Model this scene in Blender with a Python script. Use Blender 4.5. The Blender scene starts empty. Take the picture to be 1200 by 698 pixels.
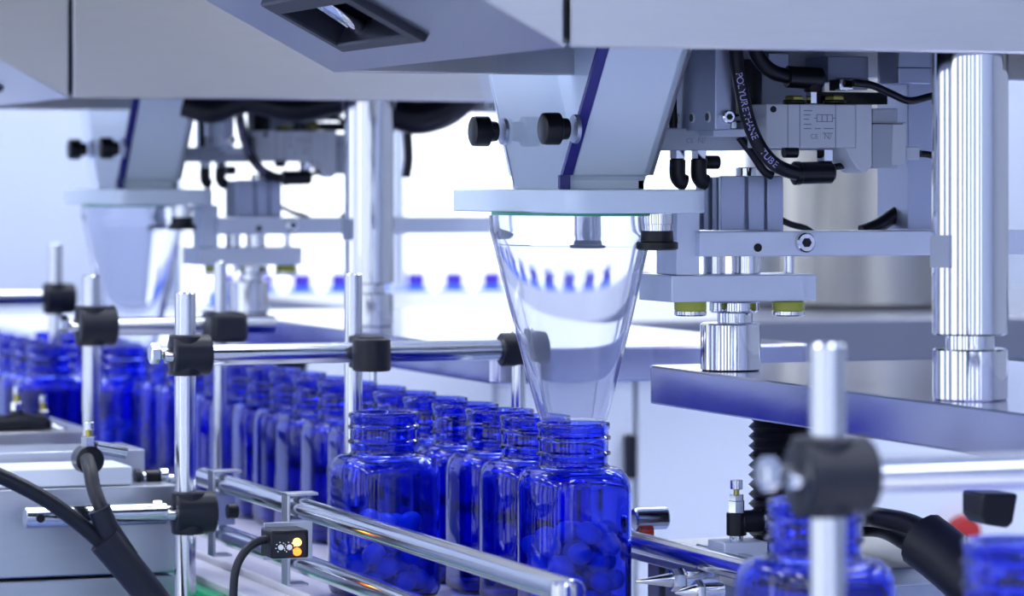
import bpy, bmesh, math, random
from mathutils import Vector, Matrix, Quaternion

# ------------------------------------------------------------------ camera model
F = 4000.0                    # focal length in pixels of the 1200 x 698 frame
HZ = 220.0                    # pixel row of the horizon
TH = math.atan(1450.0 / F)    # the line runs this far to the left of the view
CZ = 1.1375                   # camera height above the floor
ST, CT = math.sin(TH), math.cos(TH)
FWD = Vector((ST, CT, 0)); RT = Vector((CT, -ST, 0)); UP = Vector((0, 0, 1))
D0 = 1.9
CAM = Vector((0, 0, CZ)) - FWD * D0 - RT * (72.0 / F * D0)

def ray(px, py): return FWD + RT * ((px - 600) / F) + UP * ((HZ - py) / F)
def atY(px, py, Y):
    r = ray(px, py); return CAM + r * ((Y - CAM.y) / r.y)
def atX(px, py, X):
    r = ray(px, py); return CAM + r * ((X - CAM.x) / r.x)
def atD(px, py, d): return CAM + ray(px, py) * d
def atZ(px, py, Z):
    r = ray(px, py); return CAM + r * ((Z - CZ) / r.z)

sc = bpy.context.scene
COL = sc.collection
cd = bpy.data.cameras.new('camera'); cam = bpy.data.objects.new('camera', cd); COL.objects.link(cam)
cam.location = CAM; cam.rotation_euler = (math.pi / 2, 0, -TH)
cd.sensor_width = 36; cd.lens = 36 * F / 1200; cd.shift_y = -(349 - HZ) / 1200
cd.clip_start = 0.05; cd.clip_end = 60
cd.dof.use_dof = True; cd.dof.focus_distance = 1.86; cd.dof.aperture_fstop = 12
sc.camera = cam

# ------------------------------------------------------------------ light and exposure
w = bpy.data.worlds.new('sky'); sc.world = w; w.use_nodes = True
bg = w.node_tree.nodes['Background']
bg.inputs[0].default_value = (0.86, 0.92, 1.0, 1); bg.inputs[1].default_value = 1.45
sc.view_settings.view_transform = 'Standard'; sc.view_settings.look = 'None'
sc.view_settings.exposure = 0.86; sc.view_settings.gamma = 1.0
sc.view_settings.use_curve_mapping = False
sc.cycles.use_denoising = True
sc.cycles.max_bounces = 20; sc.cycles.transmission_bounces = 20
sc.cycles.transparent_max_bounces = 24; sc.cycles.glossy_bounces = 6; sc.cycles.diffuse_bounces = 4
sc.cycles.sample_clamp_indirect = 8.0
CEIL_EMIT = 8.5

# ------------------------------------------------------------------ materials
MATS = {}
def newmat(name):
    m = bpy.data.materials.new(name); m.use_nodes = True; MATS[name] = m
    return m, m.node_tree, m.node_tree.nodes['Principled BSDF']

def pmat(name, col, rough=0.5, metal=0.0, spec=0.5, noise=0.0, nscale=60, bump=0.0, stretch=(1, 1, 1), coat=0.0, rvar=0.0):
    m, nt, b = newmat(name)
    b.inputs['Base Color'].default_value = (*col, 1); b.inputs['Roughness'].default_value = rough
    b.inputs['Metallic'].default_value = metal; b.inputs['Specular IOR Level'].default_value = spec
    b.inputs['Coat Weight'].default_value = coat
    if noise or bump or rvar:
        tc = nt.nodes.new('ShaderNodeTexCoord'); mp = nt.nodes.new('ShaderNodeMapping')
        mp.inputs['Scale'].default_value = stretch
        nz = nt.nodes.new('ShaderNodeTexNoise'); nz.inputs['Scale'].default_value = nscale; nz.inputs['Detail'].default_value = 4
        nt.links.new(tc.outputs['Object'], mp.inputs[0]); nt.links.new(mp.outputs[0], nz.inputs['Vector'])
        if noise:
            cr = nt.nodes.new('ShaderNodeMapRange')
            cr.inputs['To Min'].default_value = 1 - noise; cr.inputs['To Max'].default_value = 1 + noise * .6
            mx = nt.nodes.new('ShaderNodeVectorMath'); mx.operation = 'SCALE'
            mx.inputs[0].default_value = col
            nt.links.new(nz.outputs['Fac'], cr.inputs['Value']); nt.links.new(cr.outputs[0], mx.inputs['Scale'])
            nt.links.new(mx.outputs[0], b.inputs['Base Color'])
        if rvar:
            r2 = nt.nodes.new('ShaderNodeMapRange')
            r2.inputs['To Min'].default_value = max(0.02, rough - rvar); r2.inputs['To Max'].default_value = rough + rvar
            nt.links.new(nz.outputs['Fac'], r2.inputs['Value']); nt.links.new(r2.outputs[0], b.inputs['Roughness'])
        if bump:
            bp = nt.nodes.new('ShaderNodeBump'); bp.inputs['Strength'].default_value = bump; bp.inputs['Distance'].default_value = 0.001
            nt.links.new(nz.outputs['Fac'], bp.inputs['Height']); nt.links.new(bp.outputs[0], b.inputs['Normal'])
    return m

def glass(name, col, ior=1.45, rough=0.0):
    m, nt, b = newmat(name)
    b.inputs['Base Color'].default_value = (*col, 1); b.inputs['Roughness'].default_value = rough
    b.inputs['Transmission Weight'].default_value = 1.0; b.inputs['IOR'].default_value = ior
    return m

def clearmat(name, col, rough=0.02, ior=1.45, base=0.0):
    """thin clear sheet: straight-through light with a Fresnel gloss"""
    m = bpy.data.materials.new(name); m.use_nodes = True; MATS[name] = m
    nt = m.node_tree; nt.nodes.clear()
    out = nt.nodes.new('ShaderNodeOutputMaterial'); mix = nt.nodes.new('ShaderNodeMixShader')
    tr = nt.nodes.new('ShaderNodeBsdfTransparent'); tr.inputs[0].default_value = (*col, 1)
    gl = nt.nodes.new('ShaderNodeBsdfGlossy'); gl.inputs['Roughness'].default_value = rough
    gl.inputs[0].default_value = (1, 1, 1, 1)
    fr = nt.nodes.new('ShaderNodeFresnel'); fr.inputs[0].default_value = ior
    ge = nt.nodes.new('ShaderNodeNewGeometry'); inv = nt.nodes.new('ShaderNodeMath'); inv.operation = 'SUBTRACT'; inv.inputs[0].default_value = 1.0
    mul = nt.nodes.new('ShaderNodeMath'); mul.operation = 'MULTIPLY'
    nt.links.new(ge.outputs['Backfacing'], inv.inputs[1]); nt.links.new(inv.outputs[0], mul.inputs[1]); nt.links.new(fr.outputs[0], mul.inputs[0])
    nt.links.new(mul.outputs[0], mix.inputs[0]); nt.links.new(tr.outputs[0], mix.inputs[1])
    nt.links.new(gl.outputs[0], mix.inputs[2])
    last = mix
    if base:
        df = nt.nodes.new('ShaderNodeBsdfDiffuse'); df.inputs[0].default_value = (.85, .88, 1, 1)
        tl = nt.nodes.new('ShaderNodeBsdfTranslucent'); tl.inputs[0].default_value = (.85, .88, 1, 1)
        m1 = nt.nodes.new('ShaderNodeMixShader'); m1.inputs[0].default_value = .5
        m2 = nt.nodes.new('ShaderNodeMixShader'); m2.inputs[0].default_value = base
        nt.links.new(df.outputs[0], m1.inputs[1]); nt.links.new(tl.outputs[0], m1.inputs[2])
        nt.links.new(mix.outputs[0], m2.inputs[1]); nt.links.new(m1.outputs[0], m2.inputs[2]); last = m2
    nt.links.new(last.outputs[0], out.inputs[0])
    return m

def emat(name, col, strength):
    m = bpy.data.materials.new(name); m.use_nodes = True; MATS[name] = m
    nt = m.node_tree; nt.nodes.clear()
    out = nt.nodes.new('ShaderNodeOutputMaterial'); e = nt.nodes.new('ShaderNodeEmission')
    e.inputs[0].default_value = (*col, 1); e.inputs[1].default_value = strength
    nt.links.new(e.outputs[0], out.inputs[0]); return m

M = MATS
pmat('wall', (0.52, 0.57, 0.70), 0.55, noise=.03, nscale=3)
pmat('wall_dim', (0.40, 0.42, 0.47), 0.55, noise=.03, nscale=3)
pmat('ceiling', (0.80, 0.85, 0.95), 0.7, noise=.02, nscale=3)
pmat('floor', (0.22, 0.28, 0.50), 0.25, noise=.08, nscale=4)
pmat('frame', (0.42, 0.47, 0.58), 0.4, metal=.4, noise=.03, nscale=8)
pmat('steel', (0.56, 0.555, 0.56), 0.30, metal=1, noise=.05, nscale=30, stretch=(1, 1, 14), rvar=.04)
pmat('steel_dull', (0.48, 0.50, 0.57), 0.36, metal=1, noise=.06, nscale=40, stretch=(1, 1, 10), rvar=.05)
pmat('steel_plate', (0.46, 0.47, 0.64), 0.16, metal=1, noise=.05, nscale=24, stretch=(8, 1, 1), rvar=.04)  # violet tint stands in for blue bottles reflected in the plate
pmat('chrome', (0.66, 0.67, 0.72), 0.05, metal=1, noise=.02, nscale=20)
pmat('rod', (0.58, 0.60, 0.66), 0.14, metal=1, noise=.03, nscale=60, stretch=(6, 6, 1))
pmat('alu', (0.42, 0.46, 0.60), 0.36, metal=.75, noise=.03, nscale=50, bump=.05)
pmat('alu_light', (0.70, 0.76, 0.90), 0.42, metal=.45, noise=.03, nscale=50, bump=.05)
pmat('alu_dark', (0.27, 0.30, 0.40), 0.40, metal=.6, noise=.05, nscale=50)
pmat('valve_grey', (0.60, 0.64, 0.72), 0.42, noise=.02, nscale=50)
pmat('valve_dark', (0.40, 0.44, 0.52), 0.45, noise=.03, nscale=50)
pmat('white_plastic', (0.78, 0.86, 0.95), 0.32, noise=.02, nscale=20)
pmat('plate_plastic', (0.70, 0.80, 0.94), 0.36, noise=.03, nscale=30)
pmat('white_paint', (0.80, 0.84, 0.94), 0.4, noise=.02, nscale=6)
pmat('black_plastic', (0.008, 0.009, 0.014), 0.30, spec=.25, noise=.2, nscale=80)
pmat('black_gloss', (0.008, 0.009, 0.016), 0.12, noise=.1, nscale=30)
pmat('black_rubber', (0.009, 0.010, 0.018), 0.34, spec=.28, noise=.2, nscale=120, bump=.1)
pmat('dark_grey', (0.014, 0.015, 0.026), 0.38, spec=.28, noise=.1, nscale=80, bump=.08)
pmat('brass', (0.45, 0.40, 0.10), 0.32, metal=.8, noise=.1, nscale=80)
pmat('bumper', (0.46, 0.50, 0.05), 0.35, noise=.08, nscale=80)
pmat('violet_edge', (0.028, 0.025, 0.22), 0.25, noise=.05, nscale=50)
pmat('green_seal', (0.02, 0.30, 0.18), 0.35, noise=.05, nscale=50)
pmat('green_strip', (0.01, 0.42, 0.16), 0.40, noise=.08, nscale=40)
pmat('belt', (0.72, 0.70, 0.78), 0.30, noise=.05, nscale=40)
pmat('red', (0.45, 0.02, 0.02), 0.35, noise=.05, nscale=40)
pmat('tablet', (0.04, 0.36, 1.0), 0.28, noise=.06, nscale=90, coat=.3)
pmat('print', (0.22, 0.25, 0.33), 0.6, noise=.05, nscale=90)
pmat('hose_print', (0.42, 0.40, 0.75), 0.6, noise=.05, nscale=90)
pmat('dial_print', (0.85, 0.87, 0.9), 0.5, noise=.03, nscale=90)
pmat('cap_blue', (0.05, 0.02, 0.42), 0.4, noise=.05, nscale=40)
pmat('jar_blue', (0.02, 0.16, 0.85), 0.3, noise=.05, nscale=40)
pmat('tank', (0.40, 0.39, 0.37), 0.30, metal=1, noise=.04, nscale=12, stretch=(10, 10, 1))
pmat('counter', (0.20, 0.21, 0.27), 0.30, metal=.5, noise=.04, nscale=20)
clearmat('pane', (0.97, 0.98, 1.0), 0.01)
clearmat('acrylic', (0.93, 0.95, 1.0), 0.03)
glass('funnel_clear', (0.86, 0.88, 0.965), 1.28)
def add_haze(m, amount):
    nt = m.node_tree; b_ = nt.nodes['Principled BSDF']; out = nt.nodes['Material Output']
    df = nt.nodes.new('ShaderNodeBsdfDiffuse'); tl_ = nt.nodes.new('ShaderNodeBsdfTranslucent')
    for q in (df, tl_): q.inputs[0].default_value = (.80, .84, 1, 1)
    m1 = nt.nodes.new('ShaderNodeMixShader'); m2 = nt.nodes.new('ShaderNodeMixShader'); m1.inputs[0].default_value = .5; m2.inputs[0].default_value = amount
    nt.links.new(df.outputs[0], m1.inputs[1]); nt.links.new(tl_.outputs[0], m1.inputs[2])
    nt.links.new(b_.outputs[0], m2.inputs[1]); nt.links.new(m1.outputs[0], m2.inputs[2]); nt.links.new(m2.outputs[0], out.inputs[0])
add_haze(M['funnel_clear'], .08)
glass('blue_glass', (0.14, 0.20, 0.89), 1.42)
emat('lamp', (0.90, 0.95, 1.0), CEIL_EMIT)
emat('led_yellow', (1.0, 0.60, 0.08), 4)
emat('led_orange', (1.0, 0.13, 0.02), 3)

# ------------------------------------------------------------------ mesh helpers
class MB:
    def __init__(s): s.v = []; s.f = []
    def add(s, vs, fs):
        n = len(s.v); s.v += [Vector(v) for v in vs]; s.f += [tuple(i + n for i in f) for f in fs]; return s
    def box(s, x0, x1, y0, y1, z0, z1):
        x0, x1 = min(x0, x1), max(x0, x1); y0, y1 = min(y0, y1), max(y0, y1); z0, z1 = min(z0, z1), max(z0, z1)
        return s.add([(x0,y0,z0),(x1,y0,z0),(x1,y1,z0),(x0,y1,z0),(x0,y0,z1),(x1,y0,z1),(x1,y1,z1),(x0,y1,z1)],
                     [(0,3,2,1),(4,5,6,7),(0,1,5,4),(1,2,6,5),(2,3,7,6),(3,0,4,7)])
    def prism(s, poly, axis, a, b):
        """poly: 2-D outline, extruded along axis 'x' (poly=y,z), 'y' (poly=x,z) or 'z' (poly=x,y)"""
        def P(p, t): return {'x': (t, p[0], p[1]), 'y': (p[0], t, p[1]), 'z': (p[0], p[1], t)}[axis]
        n = len(poly)
        vs = [P(p, a) for p in poly] + [P(p, b) for p in poly]
        fs = [tuple(range(n))[::-1], tuple(range(n, 2 * n))] + [(i, (i + 1) % n, n + (i + 1) % n, n + i) for i in range(n)]
        return s.add(vs, fs)
    def lathe(s, prof, c, axis=(0, 0, 1), seg=32, cap=True):
        """prof: list of (radius, distance along axis)"""
        ax = Vector(axis).normalized(); q = Vector((0, 0, 1)).rotation_difference(ax); c = Vector(c)
        n = len(s.v); k = 0; vs = []; fs = []
        for r, h in prof:
            for i in range(seg):
                a = 2 * math.pi * i / seg
                vs.append(c + q @ Vector((r * math.cos(a), r * math.sin(a), h)))
        for j in range(len(prof) - 1):
            for i in range(seg):
                i2 = (i + 1) % seg
                fs.append((j * seg + i, j * seg + i2, (j + 1) * seg + i2, (j + 1) * seg + i))
        if cap:
            fs.append(tuple(range(seg))[::-1]); m = (len(prof) - 1) * seg; fs.append(tuple(range(m, m + seg)))
        return s.add(vs, fs)
    def cyl(s, p0, p1, r, seg=24, ch=0.08):
        p0, p1 = Vector(p0), Vector(p1); L = (p1 - p0).length; e = min(r * ch, L * .3)
        return s.lathe([(r - e, 0), (r, e), (r, L - e), (r - e, L)], p0, p1 - p0, seg)
    def hexnut(s, p0, p1, r):
        p0, p1 = Vector(p0), Vector(p1); L = (p1 - p0).length; e = min(r * .15, L * .25)
        return s.lathe([(r - e, 0), (r, e), (r, L - e), (r - e, L)], p0, p1 - p0, 6)
    def tube(s, pts, r, seg=12, sub=6):
        pts = catmull([Vector(p) for p in pts], sub); rs = r if callable(r) else (lambda t: r)
        t0 = (pts[1] - pts[0]).normalized(); nrm = t0.orthogonal().normalized(); vs = []; fs = []
        for i, p in enumerate(pts):
            t = (pts[min(i + 1, len(pts) - 1)] - pts[max(i - 1, 0)]).normalized()
            nrm = (nrm - t * nrm.dot(t)).normalized(); bn = t.cross(nrm); rr = rs(i / (len(pts) - 1))
            for k in range(seg):
                a = 2 * math.pi * k / seg; vs.append(p + (nrm * math.cos(a) + bn * math.sin(a)) * rr)
        for i in range(len(pts) - 1):
            for k in range(seg):
                k2 = (k + 1) % seg; fs.append((i * seg + k, i * seg + k2, (i + 1) * seg + k2, (i + 1) * seg + k))
        m = (len(pts) - 1) * seg
        fs.append(tuple(range(seg))[::-1]); fs.append(tuple(range(m, m + seg)))
        return s.add(vs, fs)
    def loft(s, rings, closed_ends=True):
        n = len(rings[0]); vs = [p for r in rings for p in r]; fs = []
        for j in range(len(rings) - 1):
            for i in range(n):
                i2 = (i + 1) % n; fs.append((j * n + i, j * n + i2, (j + 1) * n + i2, (j + 1) * n + i))
        if closed_ends:
            fs.append(tuple(range(n))[::-1]); m = (len(rings) - 1) * n; fs.append(tuple(range(m, m + n)))
        return s.add(vs, fs)

def catmull(p, sub):
    if len(p) < 3: return p
    out = []; q = [p[0] * 2 - p[1]] + p + [p[-1] * 2 - p[-2]]
    for i in range(1, len(q) - 2):
        for k in range(sub):
            t = k / sub; a, b, c, d = q[i - 1], q[i], q[i + 1], q[i + 2]
            out.append(.5 * ((2 * b) + (c - a) * t + (2 * a - 5 * b + 4 * c - d) * t * t + (3 * b - a - 3 * c + d) * t ** 3))
    out.append(p[-1]); return out

def rounded(x0, x1, y0, y1, r, n=5):
    pts = []
    for cx, cy, a0 in ((x1 - r, y1 - r, 0), (x0 + r, y1 - r, 90), (x0 + r, y0 + r, 180), (x1 - r, y0 + r, 270)):
        for i in range(n + 1):
            a = math.radians(a0 + 90 * i / n); pts.append((cx + r * math.cos(a), cy + r * math.sin(a)))
    return pts

def mesh_of(name, mb, mat, off, smooth=True):
    me = bpy.data.meshes.new(name); me.from_pydata([tuple(v - off) for v in mb.v], [], mb.f)
    bm = bmesh.new(); bm.from_mesh(me); bmesh.ops.recalc_face_normals(bm, faces=bm.faces); bm.to_mesh(me); bm.free()
    if smooth:
        for p in me.polygons: p.use_smooth = True
        me.set_sharp_from_angle(angle=math.radians(35))
    me.materials.append(M[mat]); return me

def thing(name, label, cat, loc, group=None):
    o = bpy.data.objects.new(name, None); COL.objects.link(o); o.empty_display_size = .02
    o.location = loc; o['label'] = label; o['category'] = cat
    if group: o['group'] = group
    o['_w'] = tuple(loc); return o

def root_loc(o):
    while o.parent: o = o.parent
    return Vector(o.location)

def part(name, mb, mat, parent, bevel=0.0, label=None, smooth=True):
    off = root_loc(parent)
    o = bpy.data.objects.new(name, mesh_of(name, mb, mat, off, smooth)); COL.objects.link(o); o.parent = parent
    if label: o['label'] = label
    if bevel: bev(o, bevel)
    return o

def bev(o, wd):
    b = o.modifiers.new('bevel', 'BEVEL'); b.width = wd; b.segments = 2; b.limit_method = 'ANGLE'; b.angle_limit = math.radians(40)

def solo(name, mb, mat, label, cat, loc=None, group=None, bevel=0.0):
    if loc is None:
        xs = [v.x for v in mb.v]; ys = [v.y for v in mb.v]; zs = [v.z for v in mb.v]
        loc = ((min(xs) + max(xs)) / 2, (min(ys) + max(ys)) / 2, min(zs))
    loc = Vector(loc)
    o = bpy.data.objects.new(name, mesh_of(name, mb, mat, loc)); COL.objects.link(o); o.location = loc
    o['label'] = label; o['category'] = cat
    if group: o['group'] = group
    if bevel: bev(o, bevel)
    return o

def struct(name, mb, mat, parent=None, bevel=0.0):
    off = root_loc(parent) if parent else Vector((0, 0, 0))
    o = bpy.data.objects.new(name, mesh_of(name, mb, mat, off)); COL.objects.link(o)
    if parent: o.parent = parent
    else: o['kind'] = 'structure'
    if bevel: bev(o, bevel)
    return o

def copy_tree(o, parent=None):
    c = o.copy(); COL.objects.link(c); c.parent = parent
    for ch in list(o.children): copy_tree(ch, c)
    return c

def text_mesh(txt, size):
    cu = bpy.data.curves.new('t', 'FONT'); cu.body = txt; cu.size = size; cu.align_x = 'CENTER'; cu.align_y = 'CENTER'
    o = bpy.data.objects.new('t', cu); COL.objects.link(o)
    dg = bpy.context.evaluated_depsgraph_get(); me = bpy.data.meshes.new_from_object(o.evaluated_get(dg))
    vs = [v.co.copy() for v in me.vertices]; fs = [tuple(p.vertices) for p in me.polygons]
    bpy.data.objects.remove(o); bpy.data.curves.remove(cu); bpy.data.meshes.remove(me)
    return vs, fs

# ------------------------------------------------------------------ room
RX0, RX1, RY0, RY1, RZ = -3.2, 4.4, -4.6, 4.2, 3.0
struct('floor', MB().box(RX0 - .2, RX1 + .2, RY0 - .2, RY1 + .2, -0.1, 0), 'floor')
struct('ceiling', MB().box(RX0 - .2, RX1 + .2, RY0 - .2, RY1 + .2, RZ, RZ + .1), 'ceiling')

def wall_with_windows(name, axis, pos, thick, a0, a1, wins):
    """axis 'x': wall plane x=pos running in y; 'y': plane y=pos running in x. wins: (a,b,z0,z1) sorted"""
    mb = MB()
    def bx(a, b, z0, z1):
        if b - a < 1e-4 or z1 - z0 < 1e-4: return
        if axis == 'y': mb.box(a, b, pos, pos + thick, z0, z1)
        else: mb.box(pos, pos + thick, a, b, z0, z1)
    cur = a0
    for a, b, z0, z1 in wins:
        bx(cur, a, 0, RZ); bx(a, b, 0, z0); bx(a, b, z1, RZ); cur = b
    bx(cur, a1, 0, RZ)
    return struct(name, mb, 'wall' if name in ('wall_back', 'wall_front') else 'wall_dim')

WN = [0]
def window(axis, pos, a, b, z0, z1, mull, rails, fw=.05):
    WN[0] += 1
    root = bpy.data.objects.new('window_%d' % WN[0], None); COL.objects.link(root); root['kind'] = 'structure'
    def bx(mb, s0, s1, h0, h1, d0, d1):
        return mb.box(s0, s1, pos + d0, pos + d1, h0, h1) if axis == 'y' else mb.box(pos + d0, pos + d1, s0, s1, h0, h1)
    fr = MB()
    for s0, s1, h0, h1 in ((a, b, z0, z0 + fw), (a, b, z1 - fw, z1), (a, a + fw, z0, z1), (b - fw, b, z0, z1)): bx(fr, s0, s1, h0, h1, 0, .06)
    root.location = (sum(v.x for v in fr.v) / len(fr.v), sum(v.y for v in fr.v) / len(fr.v), z0)
    struct('window_frame', fr, 'frame', root)
    for c, ww in mull: struct('mullion', bx(MB(), c - ww / 2, c + ww / 2, z0 + fw, z1 - fw, 0, .06), 'frame', root)
    for c, ww in rails: struct('transom', bx(MB(), a + fw, b - fw, c - ww / 2, c + ww / 2, .002, .058), 'frame', root)
    xs = [a + fw] + [c for c, _ in mull] + [b - fw]; zs = [z0 + fw] + [c for c, _ in rails] + [z1 - fw]
    for i in range(len(xs) - 1):
        for j in range(len(zs) - 1):
            struct('pane', bx(MB(), xs[i] + .004, xs[i + 1] - .004, zs[j] + .004, zs[j + 1] - .004, .026, .032), 'pane', root)

# back wall and its windows, set out from the photograph
bx_l = atY(200, 300, RY1).x; bx_r = atY(1172, 300, RY1).x; bx_m = atY(475, 300, RY1); z_tr = atY(500, 263, RY1).z
mul2 = atY(905, 200, RY1).x
wall_with_windows('wall_back', 'y', RY1, .12, RX0, RX1, [(bx_l, bx_r, .80, 2.3)])
window('y', RY1 + .03, bx_l, bx_r, .80, 2.3, [(bx_m.x, .018), (mul2, .05)], [(z_tr, .024)], fw=.03)
ADDED_LW = [(-4.2, -3.3), (-2.8, -2.1), (-1.6, -.5), (.1, .7), (1.3, 2.6)]  # unseen windows added for side light and stripes in the chrome
ADDED_FW = [(-2.9, -2.3), (-1.8, -1.3), (-.7, -.1), (.35, .65)]  # unseen windows behind the camera, added for front light and chrome stripes
wall_with_windows('wall_left', 'x', RX0 - .12, .12, RY0, RY1, [(a, b, .3, 2.8) for a, b in ADDED_LW])
for a, b in ADDED_LW: window('x', RX0 - .09, a, b, .3, 2.8, [], [])
wall_with_windows('wall_right', 'x', RX1, .12, RY0, RY1, [])
wall_with_windows('wall_front', 'y', RY0 - .12, .12, RX0, RX1, [(a, b, .3, 2.8) for a, b in ADDED_FW])
for a, b in ADDED_FW: window('y', RY0 - .09, a, b, .3, 2.8, [], [])

# unseen lamp panels, added to light the room and stripe the chrome
def added_ceiling_lamp(x, y, lab):
    t = thing('added_ceiling_lamp', lab, 'ceiling lamp', (x, y, RZ - .05), 'added ceiling lamp panels out of view')
    part('housing', MB().box(x - .16, x + .16, y - .62, y + .62, RZ - .035, RZ), 'white_paint', t)
    part('diffuser', MB().box(x - .14, x + .14, y - .6, y + .6, RZ - .05, RZ - .035), 'lamp', t)
for x in (-2.1, -.9, .3, 1.5, 2.7):
    for y in (-3.2, -1.2, .8, 2.8):
        added_ceiling_lamp(x, y, 'long white ceiling lamp panel added out of view above the bottling line')

# ------------------------------------------------------------------ conveyor
BELT = CZ - .2375
XR = 0.0; XFL = -.072          # the two bottle lanes
cv = thing('conveyor', 'pale belt conveyor carrying two lanes of blue bottles', 'conveyor', (-.03, .6, 0))
part('frame', MB().box(-.112, .048, -1.5, 3.0, BELT - .16, BELT - .014), 'steel_dull', cv, .001)
part('belt', MB().box(-.112, .048, -1.5, 3.0, BELT - .012, BELT), 'belt', cv, .0015)
part('side_plate', MB().box(-.190, -.150, -1.5, .20, BELT - .16, BELT - .05), 'steel_dull', cv, .001)
part('wear_strip', MB().box(-.150, -.139, -1.5, 3.0, BELT - .03, BELT - .008), 'green_strip', cv, .001, label='bright green plastic wear strip along the belt edge')
part('edge_guide', MB().box(-.138, -.113, -1.5, 3.0, BELT - .03, BELT - .004), 'belt', cv, .001)
part('side_skirt', MB().box(-.150, -.116, -1.5, 3.0, BELT - .16, BELT - .032), 'steel_dull', cv, .001)
for y in (-1.2, .5, 2.4):
    for x in (-.10, .036): part('leg', MB().box(x - .012, x + .012, y - .02, y + .02, 0, BELT - .16), 'steel_dull', cv, .002)

# ------------------------------------------------------------------ bottles
def sq_ring(a, e, z, n=44):
    pts = []
    for i in range(n):
        t = 2 * math.pi * (i + .5) / n; c, s_ = math.cos(t), math.sin(t)
        r = a / ((abs(c) ** e + abs(s_) ** e) ** (1 / e)); pts.append(Vector((r * c, r * s_, z)))
    return pts
def bottle_mesh():
    A = .0292; rn = .0197
    outer = [(.022, 4, 0), (.0255, 4, .0004), (.0280, 4, .002), (A, 4, .0055), (A, 4, .030), (A, 4, .060), (A, 4, .069)]
    for k in range(1, 9):                       # shoulder
        t = k / 8 * math.pi / 2; f = k / 8
        outer.append((rn + .0012 + (A - rn - .0012) * math.cos(t) ** .62, 4 - 2 * f ** 1.5, .069 + .0135 * math.sin(t)))
    neck = [(rn + .0004, 2, .0830), (rn - .0004, 2, .0842), (rn - .0004, 2, .0858)]
    for zc in (.0900, .0985):                   # two thread ridges
        neck += [(rn, 2, zc - .0016), (rn + .0012, 2, zc - .0006), (rn + .0012, 2, zc + .0006), (rn, 2, zc + .0016)]
    neck += [(rn, 2, .1030), (rn + .0007, 2, .1040), (rn + .0007, 2, .1062), (rn + .0002, 2, .1070), (rn - .0016, 2, .1070), (rn - .0021, 2, .1062)]
    tw = .0014
    inner = [(rn - .0021, 2, .0845)]
    for k in range(8, 0, -1):
        t = k / 8 * math.pi / 2; f = k / 8
        inner.append((rn - .0022 + (A - tw - rn + .0022) * math.cos(t) ** .62, 4 - 2 * f ** 1.5, .0685 + .0125 * math.sin(t)))
    inner += [(A - tw, 4, .0685), (A - tw, 4, .030), (A - tw, 4, .007), (.0262, 4, .0036), (.0235, 4, .0024), (.012, 4, .0028)]
    rings = [sq_ring(a, e, z) for a, e, z in outer + neck + inner]
    mb = MB().loft(rings); return mb
BM = bottle_mesh()
bottle_me = mesh_of('bottle', BM, 'blue_glass', Vector((0, 0, 0)))
def bottle(x, y, label, rz=0.0, group='empty blue bottles queued along the belt'):
    o = bpy.data.objects.new('bottle', bottle_me); COL.objects.link(o); o.location = (x, y, BELT); o.rotation_euler.z = rz
    o['label'] = label; o['category'] = 'bottle'; o['group'] = group; return o

bottle(0, 0, 'cobalt blue bottle partly filled with tablets under the sharp front funnel', math.radians(-4), 'blue bottles being filled')
PITCH = .0607
rnd = random.Random(4)
ords = ['first', 'second', 'third', 'fourth', 'fifth', 'sixth', 'seventh', 'eighth', 'ninth', 'tenth', 'eleventh', 'twelfth', 'thirteenth', 'fourteenth', 'fifteenth']
FM = Vector((-.020, .950, 0))      # offset of the far machine from the near one
for k in range(15):
    bottle(rnd.uniform(-.0008, .0008), PITCH * (k + 1), 'empty cobalt blue bottle, %s in the queue behind the bottle under the front funnel' % ords[k], rnd.uniform(-.03, .03))
far_bottle = bottle(FM.x, PITCH * 16 + .004, 'cobalt blue bottle with tablets under the blurred far funnel', 0, 'blue bottles being filled')
for k in range(17, 22):
    bottle(FM.x * .5, PITCH * k + .012, 'out-of-focus empty blue bottle, %s beyond the bottle under the far funnel' % ords[k - 17])
FRONT_Y = .121
bottle(XFL, FRONT_Y, 'blue bottle with tablets travelling alone in the front lane', .05, 'filled blue bottles in the front lane')
pR = atX(955, 600, XFL); bottle(XFL, pR.y, 'blue bottle with tablets behind the blurred foreground post and clamp', .1, 'filled blue bottles in the front lane')
pR2 = atX(1192, 640, XFL); bottle(XFL, pR2.y, 'blue bottle cut off by the bottom right corner of the picture', 0, 'filled blue bottles in the front lane')
for k in range(9):
    bottle(XFL - .004, 1.01 + PITCH * k, 'out-of-focus blue bottle in the left front lane row, %s behind the clamped post' % ords[k])

# tablets, dropped one by one to the lowest free spot
def pile(n, seed, half=.0205, r=.0064, z0=.0095):
    rd = random.Random(seed); P = []
    for i in range(n):
        best = None
        for _ in range(28):
            x, y = rd.uniform(-half, half), rd.uniform(-half, half)
            if (abs(x) / half) ** 4 + (abs(y) / half) ** 4 > 1: continue
            z = z0
            for p in P:
                d2 = (p[0] - x) ** 2 + (p[1] - y) ** 2
                if d2 < 4 * r * r: z = max(z, p[2] + math.sqrt(4 * r * r - d2))
            if best is None or z < best[2]: best = (x, y, z)
        P.append(best)
    return P
tb = bpy.data.meshes.new('tablet'); bm = bmesh.new(); bmesh.ops.create_icosphere(bm, subdivisions=3, radius=1)
for v in bm.verts: v.co = Vector((v.co.x * .0076, v.co.y * .0062, v.co.z * .0061))
bm.to_mesh(tb); bm.free()
for p in tb.polygons: p.use_smooth = True
tb.materials.append(M['tablet'])
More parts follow.
